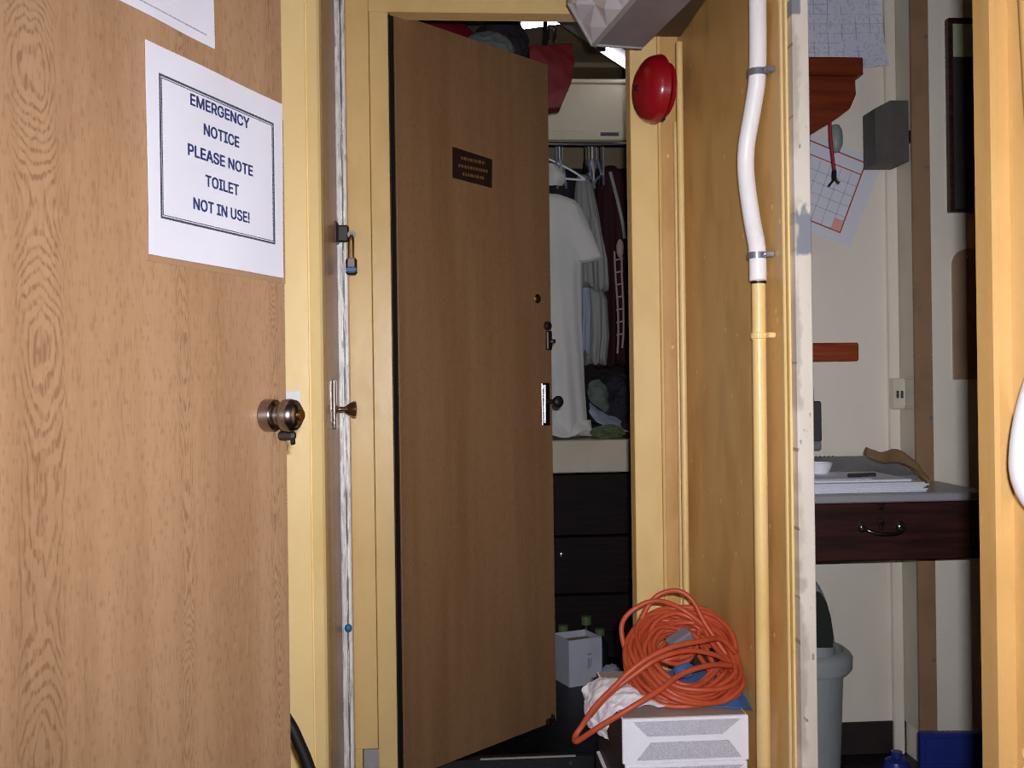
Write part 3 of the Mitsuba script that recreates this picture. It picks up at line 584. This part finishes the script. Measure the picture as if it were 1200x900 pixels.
tag(obj('dark_trousers', garment(.50, 4.22, [(1.90, .03, 0), (1.86, .06, 0), (1.4, .07, 0), (1.0, .075, 0), (.86, .075, 0)], .05, 7, .2, 9.1), 'dark_cloth', smooth=70), 'dark trousers hanging behind the grey shirts', 'trousers')
cols = ('blue_grey_cloth', 'white_plastic', 'blue_grey_cloth', 'dull_chrome')
lab = 'pale wire hanger among the hooks crowded under the wardrobe rail'
for i, x in enumerate((.462, .474, .486, .575, .59, .604, .62, .636, .648)):
    k = hanger(x, 4.02, .13, cols[i % 4], lab, 1.45 + .1 * math.sin(i * 2.3)); labels[k]['group'] = 'hangers on the wardrobe rail'
st = thing('strap', 'pinkish rope-ladder like strap hanging at the right in the wardrobe', 'strap')
lad = [tube(spline([(x, 3.87 - .01 * k, z) for k, (x, z) in enumerate(pts)], 6), .004, 8) for pts in ([(.662, 1.52), (.664, 1.42), (.668, 1.32), (.668, 1.22), (.662, 1.13)], [(.69, 1.51), (.688, 1.42), (.69, 1.32), (.688, 1.22), (.68, 1.15)])]
obj('side_cord', lad[0], 'pinkish_strap', st, smooth=True); obj('side_cord', lad[1], 'pinkish_strap', st, smooth=True)
for z in np.linspace(1.20, 1.485, 7):
    obj('rung', tube([(.6625, 3.85, z), (.691, 3.85, z + .006)], .0032, 8), 'pinkish_strap', st)
obj('knot', lump((.682, 3.86, 1.53), (.012, .01, .03), .3, 2.5, 7, 3), 'pinkish_strap', st, smooth=50)
tag(obj('belt', tube(spline([(.655, 3.9, 1.83), (.665, 3.9, 1.79), (.68, 3.89, 1.72), (.697, 3.88, 1.63), (.705, 3.88, 1.57)], 8), [.007] * 33, 8), 'grey_cloth', smooth=True), 'pale narrow belt hanging aslant over the maroon jacket', 'belt')
tag(obj('clothes_pile', lump((.69, 4.05, .93), (.10, .12, .12), .22, 1.8, 12, 5), 'dark_cloth', smooth=60), 'dark crumpled clothes heaped on the wardrobe shelf', 'clothes')
tag(obj('grey_garment', drape([[(.555, 3.90, .98), (.565, 3.9, 1.02), (.60, 3.9, 1.035)], [(.565, 3.89, .95), (.59, 3.88, .985), (.628, 3.89, 1.0)], [(.59, 3.89, .93), (.615, 3.88, .95), (.635, 3.9, .96)], [(.625, 3.9, .905), (.632, 3.89, .92), (.638, 3.9, .93)]], 8, 8, .004, 6, .008), 'grey_green_cloth', smooth=60), 'crumpled grey green garment on top of the dark heap', 'clothes')
tag(obj('blue_grey_garment', drape([[(.552, 3.84, .91), (.56, 3.86, .93), (.565, 3.9, .945)], [(.58, 3.80, .875), (.59, 3.84, .90), (.60, 3.88, .91)], [(.64, 3.79, .85), (.65, 3.84, .875), (.655, 3.88, .885)], [(.70, 3.79, .835), (.705, 3.84, .85), (.71, 3.88, .86)]], 8, 8, .006, 11, .006), 'blue_grey_cloth', smooth=60), 'blue grey garment lying aslant in front of the dark heap', 'clothes')
tag(obj('green_bag', lump((.615, 3.80, .835), (.055, .035, .024), .3, 4.5, 17, 4), 'green_plastic', smooth=40), 'green plastic bag at the foot of the heap on the shelf', 'bag')
tag(obj('maroon_bundle', lump((.70, 3.82, .845), (.032, .03, .034), .2, 2.2, 19, 4), 'maroon_cloth', smooth=60), 'small maroon bundle at the right of the wardrobe shelf', 'clothes')

ob = thing('cardboard_box', 'small open white cardboard box on the cabin floor', 'box')
MB = frame((.412, 3.41, 0), (.94, .34, 0), (-.34, .94, 0))
bx = [box(0, .125, 0, .004, 0, .157, .0005), box(0, .125, .116, .12, 0, .157, .0005), box(0, .004, .004, .116, 0, .157, .0005), box(.121, .125, .004, .116, 0, .157, .0005), box(.004, .121, .004, .116, 0, .006, 0)]
obj('body', moved(join(*bx), MB), 'box_white', ob)
obj('flap', moved(box(.006, .12, .012, .10, .135, .139, .0005), MB), 'cardboard', ob, label='brown inner flap')
obj('printed_mark', moved(join(box(.068, .086, -.0006, -.0001, .10, .107, 0), box(.07, .078, -.0006, -.0001, .055, .09, 0), box(.081, .085, -.0006, -.0001, .06, .09, 0)), MB), 'ink_pale', ob)
for i, (x, y, s) in enumerate(((.415, 3.60, 1.0), (.50, 3.62, 1.15), (.545, 3.60, .9))):
    b = thing('bottle', ('dark bottle with green cap, leftmost behind the small white box', 'dark bottle with green cap, middle one behind the small white box', 'dark bottle with green cap, rightmost behind the small white box')[i], 'bottle', 'bottles behind the small box')
    obj('body', lathe([(0, 0), (.03, 0), (.03, .095 * s), (.012, .125 * s), (.012, .14 * s), (0, .14 * s)], (x, y, 0), n=24), 'black_gap', b, smooth=40)
    obj('cap', lathe([(0, .14 * s), (.018, .14 * s), (.018, .165 * s), (0, .168 * s)], (x, y, 0), n=20), 'green_plastic', b, smooth=40)
tag(obj('paper_scrap', lump((.555, 3.42, .035), (.03, .03, .033), .25, 2, 23, 3), 'blue_grey_cloth', smooth=False), 'crumpled pale blue scrap right of the small white box', 'paper')

# overhead rack with bags, seen above the middle door
rk = thing('overhead_rack', 'overhead rack in the cabin above the middle door', 'rack')
obj('board', box(-1.15, .27, 3.02, 3.40, 1.93, 1.95, .002), 'dark_timber', rk)
for x in (-.5, .25): obj('hanger_rod', tube([(x, 3.36, 1.95), (x, 3.36, 2.32)], .006, 8), 'dark_metal', rk)
tag(obj('red_bag', lump((-.005, 3.16, 2.06), (.12, .10, .10), .12, 1.7, 31, 4, False), 'bag_red', smooth=60), 'big red bag on the overhead rack above the middle door', 'bag')
tag(obj('black_bundle', lump((.20, 3.25, 2.07), (.085, .08, .10), .2, 1.9, 33, 4), 'dark_cloth', smooth=60), 'black bundle right of the red bag on the overhead rack', 'bundle')
tag(obj('grey_green_bundle', lump((.15, 3.06, 2.018), (.07, .04, .05), .2, 1.9, 37, 4), 'grey_green_cloth', smooth=60), 'grey green bundle in front of the bags on the overhead rack', 'bundle')
tag(obj('teal_pouch', lump((-.16, 3.08, 2.05), (.05, .05, .09), .12, 1.9, 39, 3), 'blue_grey_cloth', smooth=60), 'pale teal pouch at the left end of the overhead rack', 'pouch')
lj = thing('hanging_bag', 'red bag hanging down beside the upper edge of the middle door', 'bag')
m = trimesh.convex.convex_hull([(x, y, z) for (x, z, d) in ((.345, 2.05, .04), (.41, 2.06, .035), (.416, 2.0, .04), (.406, 1.94, .045), (.372, 1.866, .03), (.33, 1.862, .03), (.28, 2.05, .04), (.28, 1.87, .03)) for y in (3.15 - d, 3.15 + d)])
m = m.subdivide().subdivide().subdivide(); m.vertices = m.vertices + m.vertex_normals * ((meshkit.fbm(m.vertices * 22, 3, 8) - .5) * .012)[:, None]
obj('body', m, 'bag_red', lj, smooth=50)
obj('strap', tube(spline([(.33, 3.15, 2.04), (.335, 3.17, 2.15), (.34, 3.18, 2.32)], 6), .006, 8), 'dark_metal', lj)
obj('buckle', join(box(.335, .342, 3.10, 3.12, 2.065, 2.105, .002), box(.355, .362, 3.10, 3.12, 2.065, 2.105, .002), box(.335, .362, 3.10, 3.12, 2.105, 2.112, .002)), 'dull_chrome', lj)
TUBE = 3.5
def batten(a, b, lit0, lit1, z, label):
    k = thing('fluorescent_lamp', label, 'light', 'cabin ceiling lamps'); a, b = np.array(a), np.array(b); L = np.linalg.norm(b - a); e = (b - a) / L
    M = frame((*a, z), (*e, 0), (-e[1], e[0], 0))
    obj('housing', moved(box(0, L, -.04, .04, .012, 2.32 - z, .003), M), 'housing_grey', k)
    key = obj('tube', moved(lathe([(0, 0), (.014, 0), (.014, lit1 - lit0), (0, lit1 - lit0)], (lit0, 0, -.004), (1, 0, 0), 16), M), 'white_plastic', k, smooth=40, label='lit fluorescent tube')
    scene[key]['emitter'] = {'type': 'area', 'radiance': {'type': 'rgb', 'value': [TUBE, TUBE * 1.0, TUBE * 1.04]}}
    for x in (lit0 - .006, lit1 + .006): obj('end_holder', moved(box(x - .008, x + .008, -.016, .016, -.018, .013, .003), M), 'steel_grey', k)
batten((.39, 3.17), (.93, 3.99), .29, .86, 2.15, 'lit fluorescent lamp on the cabin ceiling right of the passage light')
batten((.261, 3.50), (.479, 3.407), .03, .19, 2.25, 'short lit fluorescent lamp on the cabin ceiling above the red bags')

# ------------------------------------------------------------------ side room
dk = thing('desk', 'dark wooden desk with a drawer in the side room', 'desk')
obj('desk_top', join(box(.68, 1.262, 2.275, 2.548, .738, .757, .003), box(.68, 1.236, 2.548, 2.70, .738, .757, .001)), 'desk_top', dk)
dw = obj('drawer', box(.70, 1.258, 2.30, 2.32, .60, .736, .004), 'dark_timber', dk)
obj('carcass', join(box(.70, 1.256, 2.322, 2.545, .605, .736, .002), box(.685, .72, 2.33, 2.6, 0, .60, .002)), 'dark_timber', dk)
hn = obj('handle', tube(spline([(.962, 2.30, .679), (.962, 2.278, .676), (.985, 2.27, .668), (1.005, 2.268, .666), (1.03, 2.27, .667), (1.052, 2.278, .676), (1.052, 2.30, .679)], 6), .0045, 10), 'dull_chrome', dw, smooth=True)
for x in (.962, 1.052): obj('rosette', lathe([(0, .008), (.006, .007), (.012, .003), (.013, 0), (0, 0)], (x, 2.30, .679), (0, -1, 0), 16), 'chrome', hn, smooth=40)
obj('key_plate', join(box(1.0, 1.012, 2.2965, 2.30, .672, .70, .002), lathe([(0, .006), (.006, .005), (.008, 0), (0, 0)], (1.006, 2.297, .692), (0, -1, 0), 14)), 'chrome', dw)
obj('lock', lathe([(0, .006), (.007, .005), (.010, 0), (0, 0)], (1.006, 2.30, .727), (0, -1, 0), 16), 'chrome', dw)
labs = ('grey spiral-bound desk pad at the back of the desk', 'thick white paper stack on the desk', 'white magazine lying on the paper stack', 'loose white sheet on top of the paper stack')
pad = thing('desk_pad', labs[0], 'pad')
M = trimesh.transformations.rotation_matrix(.2, (1, 0, 0)); M[:3, 3] = (0, 2.50, .765)
obj('cover', moved(box(.70, 1.19, 0, .19, 0, .012, .001), M), 'desk_pad', pad)
for i in range(30): obj('spiral_ring', moved(lathe([(.0035, -.0012), (.0055, -.0012), (.0055, .0012), (.0035, .0012)], (.71 + i * .0115, .19, .008), (1, 0, 0), 10), M), 'black_gap', pad)
tag(obj('paper_stack', join(*[box(.69 + .004 * (i % 3), 1.118 + .006 * math.sin(i * 2.1), 2.305 + .004 * math.sin(i), 2.52, .7575 + .0038 * i, .7611 + .0038 * i, .0004) for i in range(6)]), 'paper'), labs[1], 'papers')
tag(obj('magazine', box(.70, 1.09, 2.32, 2.53, .7805, .786, .001), 'paper'), labs[2], 'magazine')
tag(obj('loose_sheet', box(.72, 1.0, 2.33, 2.52, .7864, .788, .0004), 'chart_paper'), labs[3], 'paper')
tag(obj('dark_pen', tube([(.955, 2.36, .793), (1.03, 2.385, .792)], .0045, 8), 'dark_board'), 'dark pen lying on the papers on the desk', 'pen')
tag(obj('leather_case', drape([[(1.085, 2.56, .822), (1.09, 2.575, .846), (1.095, 2.60, .83)], [(1.11, 2.53, .81), (1.12, 2.555, .832), (1.13, 2.58, .815)], [(1.135, 2.49, .812), (1.145, 2.52, .842), (1.155, 2.545, .818)], [(1.165, 2.45, .795), (1.17, 2.475, .815), (1.18, 2.50, .795)], [(1.19, 2.43, .765), (1.19, 2.45, .780), (1.195, 2.47, .768)]], 8, 8, .008, 15, .003), 'leather', smooth=60), 'tan leather case lying crumpled at the back of the desk', 'case')
rd = thing('handheld_radio', 'dark slim handheld radio standing on the desk beside the door post', 'radio')
obj('body', box(.952, .976, 2.58, 2.61, .86, .965, .004), 'dark_board', rd); obj('antenna', tube([(.958, 2.595, .96), (.957, 2.595, 1.0)], .003, 8), 'black_gap', rd)
obj('base', join(box(.948, .974, 2.578, 2.612, .838, .862, .004)), 'plug_grey', rd)
tag(obj('white_cup', lathe([(0, 0), (.026, 0), (.034, .018), (.036, .026), (.033, .026), (.026, .006), (0, .006)], (.925, 2.48, .789), n=28), 'white_plastic', smooth=40), 'low white cup behind the papers next to the door post', 'cup')
bn = thing('swing_bin', 'grey plastic swing-top bin under the desk', 'bin')
bx_, by_ = .858, 2.41
obj('body', lathe([(0, 0), (.075, 0), (.078, .004), (.092, .345), (.089, .345), (.07, .01), (0, .01)], (bx_, by_, 0), n=48), 'bin_grey', bn, smooth=40)
hood = [(0.108, .330), (.112, .335), (.113, .362), (.108, .370), (.098, .378)]
obj('rim', lathe(hood + [(.092, .378), (.092, .330), (.108, .330)], (bx_, by_, 0), n=48), 'bin_grey', bn, smooth=40)
n = 40; V = []; a = np.arange(n) * 2 * np.pi / n                       # hood rises to a ridge that runs front to back
for s in 1 - (1 - np.linspace(0, 1, 12)) ** 1.6:
    sx, sy = (.070 - .020 * s) * max(0.0, 1 - s ** 3.2) ** .5 + .001, .098 - .014 * s
    V.append(np.stack([bx_ + sx * np.sign(np.cos(a)) * np.abs(np.cos(a)) ** .9, by_ + sy * np.sin(a), np.full(n, .376 + .178 * s)], 1))
V = np.vstack(V); i, j = np.meshgrid(np.arange(11), np.arange(n), indexing='ij'); j2 = (j + 1) % n
q = np.stack([i * n + j, i * n + j2, (i + 1) * n + j2, (i + 1) * n + j], -1).reshape(-1, 4); V = np.vstack([V, V[-n:].mean(0) + (0, 0, .008)]); jj = np.arange(n)
MH = trimesh.transformations.rotation_matrix(-.05, (0, 0, 1), (bx_, by_, 0))
obj('hood', moved(trimesh.Trimesh(V, np.vstack([q[:, [0, 1, 2]], q[:, [0, 2, 3]], np.stack([11 * n + jj, 11 * n + (jj + 1) % n, jj * 0 + len(V) - 1], 1)]), process=False), MH), 'bin_grey', bn, smooth=45)
obj('swing_flap', moved(slab([(bx_ + x, z) for x, z in ((-.038, .402), (.038, .402), (.040, .425), (.035, .47), (.026, .505), (.012, .528), (.0, .532), (-.012, .528), (-.026, .505), (-.035, .47), (-.040, .425))], by_ - .101, by_ - .082), MH), 'bin_dark', bn, label='dark swing flap')
cr = thing('plastic_tray', 'blue plastic tray standing on edge on the floor under the desk', 'tray')
MK = frame((1.112, 2.335, 0), (math.cos(.1), -math.sin(.1), 0), (math.sin(.1), math.cos(.1), 0))
obj('body', moved(box(0, .30, .006, .03, 0, .184, .004), MK), 'blue_plastic', cr)
obj('rim', moved(join(box(0, .30, 0, .006, .174, .184, .002), box(0, .01, 0, .006, .112, .174, .002), box(.29, .30, 0, .006, .112, .174, .002), box(0, .30, 0, .006, .104, .112, .002)), MK), 'blue_plastic', cr)
obj('foot_slot', moved(join(*[box(.008 + .073 * i, .076 + .073 * i, .0045, .0058, .004, .100, 0) for i in range(4)]), MK), 'black_gap', cr)
jg = thing('plastic_jug', 'dark blue plastic jug left of the blue tray', 'jug')
obj('body', lathe([(0, 0), (.032, 0), (.034, .006), (.034, .11), (.026, .135), (.014, .142), (0, .143)], (1.04, 2.31, 0), n=30), 'blue_plastic', jg, smooth=40)
obj('cap', lathe([(0, .143), (.013, .143), (.013, .156), (0, .157)], (1.04, 2.31, 0), n=18), 'blue_plastic', jg)

ch = thing('wall_chart', 'large white gridded chart on the side room wall', 'chart')
def curl(x0, x1, z0, z1, y, c):                      # paper on the rear wall, its lower right corner curling off
    n = 12; V = []
    for zz in np.linspace(z0, z1, n):
        for xx in np.linspace(x0, x1, n):
            k = max(0, (xx - x0) / (x1 - x0) + (z1 - zz) / (z1 - z0) - 1.2); V.append((xx, y - c * k * k, zz + .02 * k * k))
    V = np.array(V); q = np.array([(r * n + s, r * n + s + 1, (r + 1) * n + s + 1, (r + 1) * n + s) for r in range(n - 1) for s in range(n - 1)])
    K = len(V); rim = list(range(n)) + [r * n + n - 1 for r in range(1, n)] + list(range(n * n - 2, n * n - n - 1, -1)) + [r * n for r in range(n - 2, 0, -1)]
    side = np.array([(rim[(k + 1) % len(rim)], rim[k], rim[k] + K, rim[(k + 1) % len(rim)] + K) for k in range(len(rim))]); A = np.vstack([q, q[:, ::-1] + K, side])
    return trimesh.Trimesh(np.vstack([V, V + (0, .0008, 0)]), np.vstack([A[:, [0, 1, 2]], A[:, [0, 2, 3]]]), process=False)
obj('sheet', curl(.72, 1.207, 1.848, 2.128, 2.717, .08), 'chart_paper', ch)
obj('under_sheet', box(.80, 1.209, 2.7185, 2.7195, 1.93, 2.128, 0), 'paper', ch)
ca = thing('wall_calendar', 'white sheet with red ruled frame taped aslant on the side room wall', 'paper')
ang = -.375; MCa = np.eye(4); MCa[:3, 0] = (math.cos(ang), 0, math.sin(ang)); MCa[:3, 1] = (0, 1, 0); MCa[:3, 2] = (-math.sin(ang), 0, math.cos(ang)); MCa[:3, 3] = (1.205, 2.718, 1.612)
def cal(m): return moved(m, MCa)
obj('sheet', cal(box(-.23, 0, -.0015, 0, -.25, 0, .0004)), 'paper', ca)
def cbox(x0, x1, z0, z1): return box(x0, x1, -.0024, -.0016, z0, z1, 0)
obj('ruled_frame', cal(join(cbox(-.215, -.04, -.022, -.018), cbox(-.215, -.04, -.225, -.221), cbox(-.044, -.04, -.225, -.018), cbox(-.215, -.04, -.056, -.053))), 'ink_red', ca)
obj('grid_line', cal(join(*[cbox(-.2, -.044, z, z + .0012) for z in (-.09, -.12, -.15, -.18)], *[cbox(x, x + .0012, -.221, -.06) for x in (-.19, -.16, -.13, -.1, -.07)])), 'ink_pale', ca)
obj('pink_field', cal(cbox(-.07, -.045, -.22, -.19)), 'pale_red_print', ca)
sh = thing('bracket_shelf', 'reddish mahogany shelf with shaped end high in the side room', 'shelf')
obj('shaped_end', slab([(.70, 1.78), (1.053, 1.78), (1.044, 1.772), (1.046, 1.735), (1.03, 1.70), (1.0, 1.678), (.912, 1.625), (.80, 1.58), (.70, 1.56)], 2.505, 2.53), 'mahogany', sh)
obj('shelf_board', box(.70, 1.062, 2.495, 2.716, 1.781, 1.826, .003), 'mahogany', sh)
obj('back_rail', box(.70, 1.0, 2.70, 2.717, 1.65, 1.78, .002), 'mahogany', sh)
tag(obj('hanging_float', lathe([(0, -.037), (.010, -.034), (.017, -.018), (.018, 0), (.016, .02), (.009, .034), (0, .037)], (1.030, 2.60, 1.648), n=24), 'float_green', smooth=50), 'grey green plastic float hanging below the mahogany shelf', 'float')
ly = thing('lanyard', 'red lanyard with dark clip hanging from the mahogany shelf', 'lanyard')
obj('strap', tube(spline([(.992, 2.54, 1.70), (.991, 2.535, 1.64), (.996, 2.535, 1.585), (1.0, 2.535, 1.55)], 8), [.0042] * 25, 8), 'strap_red', ly, smooth=True)
obj('clip', join(box(.994, 1.004, 2.528, 2.54, 1.525, 1.552, .003), tube([(.985, 2.534, 1.512), (1.0, 2.534, 1.53), (1.012, 2.534, 1.518)], .0032, 8)), 'dark_metal', ly)
sp = thing('wall_speaker', 'dark grey box speaker on the side room wall beside the brown batten', 'speaker')
obj('case', hull([(x, y, z) for (x, y, za, zb) in ((1.129, 2.585, 1.579, 1.722), (1.158, 2.556, 1.576, 1.735), (1.205, 2.556, 1.579, 1.735), (1.205, 2.66, 1.579, 1.735), (1.129, 2.66, 1.579, 1.722)) for z in (za, zb)]), 'speaker_grey', sp)
obj('bracket', box(1.205, 1.2414, 2.60, 2.63, 1.64, 1.67, .002), 'dark_metal', sp)
tag(obj('timber_rail', box(.80, 1.085, 2.60, 2.7195, 1.068, 1.116, .004), 'red_timber'), 'short reddish timber rail on the side room wall', 'rail')
so = thing('wall_socket', 'cream switch box on the cable trunking above the desk', 'socket')
obj('box', box(1.207, 1.2405, 2.668, 2.70, .938, 1.022, .003), 'socket_cream', so)
for x in (1.217, 1.229): obj('switch', box(x - .003, x + .003, 2.664, 2.669, .968, .988, .001), 'dark_board', so)
for z, w in ((1.022, 'upper'), (.942, 'lower')):
    tag(obj('wall_cable', tube([(1.2375, 2.60 + .066, z), (1.2375, 2.555, z)], .0035, 8), 'shade_paint', smooth=True), f'{w} of two thin cables running right from the switch box', 'cable')
fr = thing('notice_board', 'dark framed board on the side room wall behind the yellow casing', 'board')
obj('panel', box(1.310, 1.70, 2.537, 2.546, 1.45, 1.93, .001), 'dark_board', fr)
obj('frame', join(box(1.300, 1.312, 2.530, 2.5495, 1.444, 1.94, .002), box(1.300, 1.70, 2.530, 2.5495, 1.928, 1.94, .002), box(1.312, 1.70, 2.530, 2.5495, 1.444, 1.452, .002)), 'dark_timber', fr)
obj('pinned_sheet', box(1.316, 1.392, 2.5355, 2.537, 1.842, 1.926, 0), 'pale_green_paper', fr)
hb = thing('hardboard_panel', 'brown arch-topped hardboard panel with one screw on the side room wall', 'board')
arch = [(1.31, 1.016), (1.46, 1.016), (1.46, 1.352)] + [(1.352 - .042 * math.sin(t), 1.31 + .042 * math.cos(t)) for t in np.linspace(0, math.pi / 2, 10)]
obj('panel', slab(arch, 2.541, 2.5495), 'brown_hardboard', hb)
obj('screw', lathe([(0, .003), (.004, .002), (.005, 0), (0, 0)], (1.345, 2.541, 1.33), (0, -1, 0), 12), 'chrome', hb)
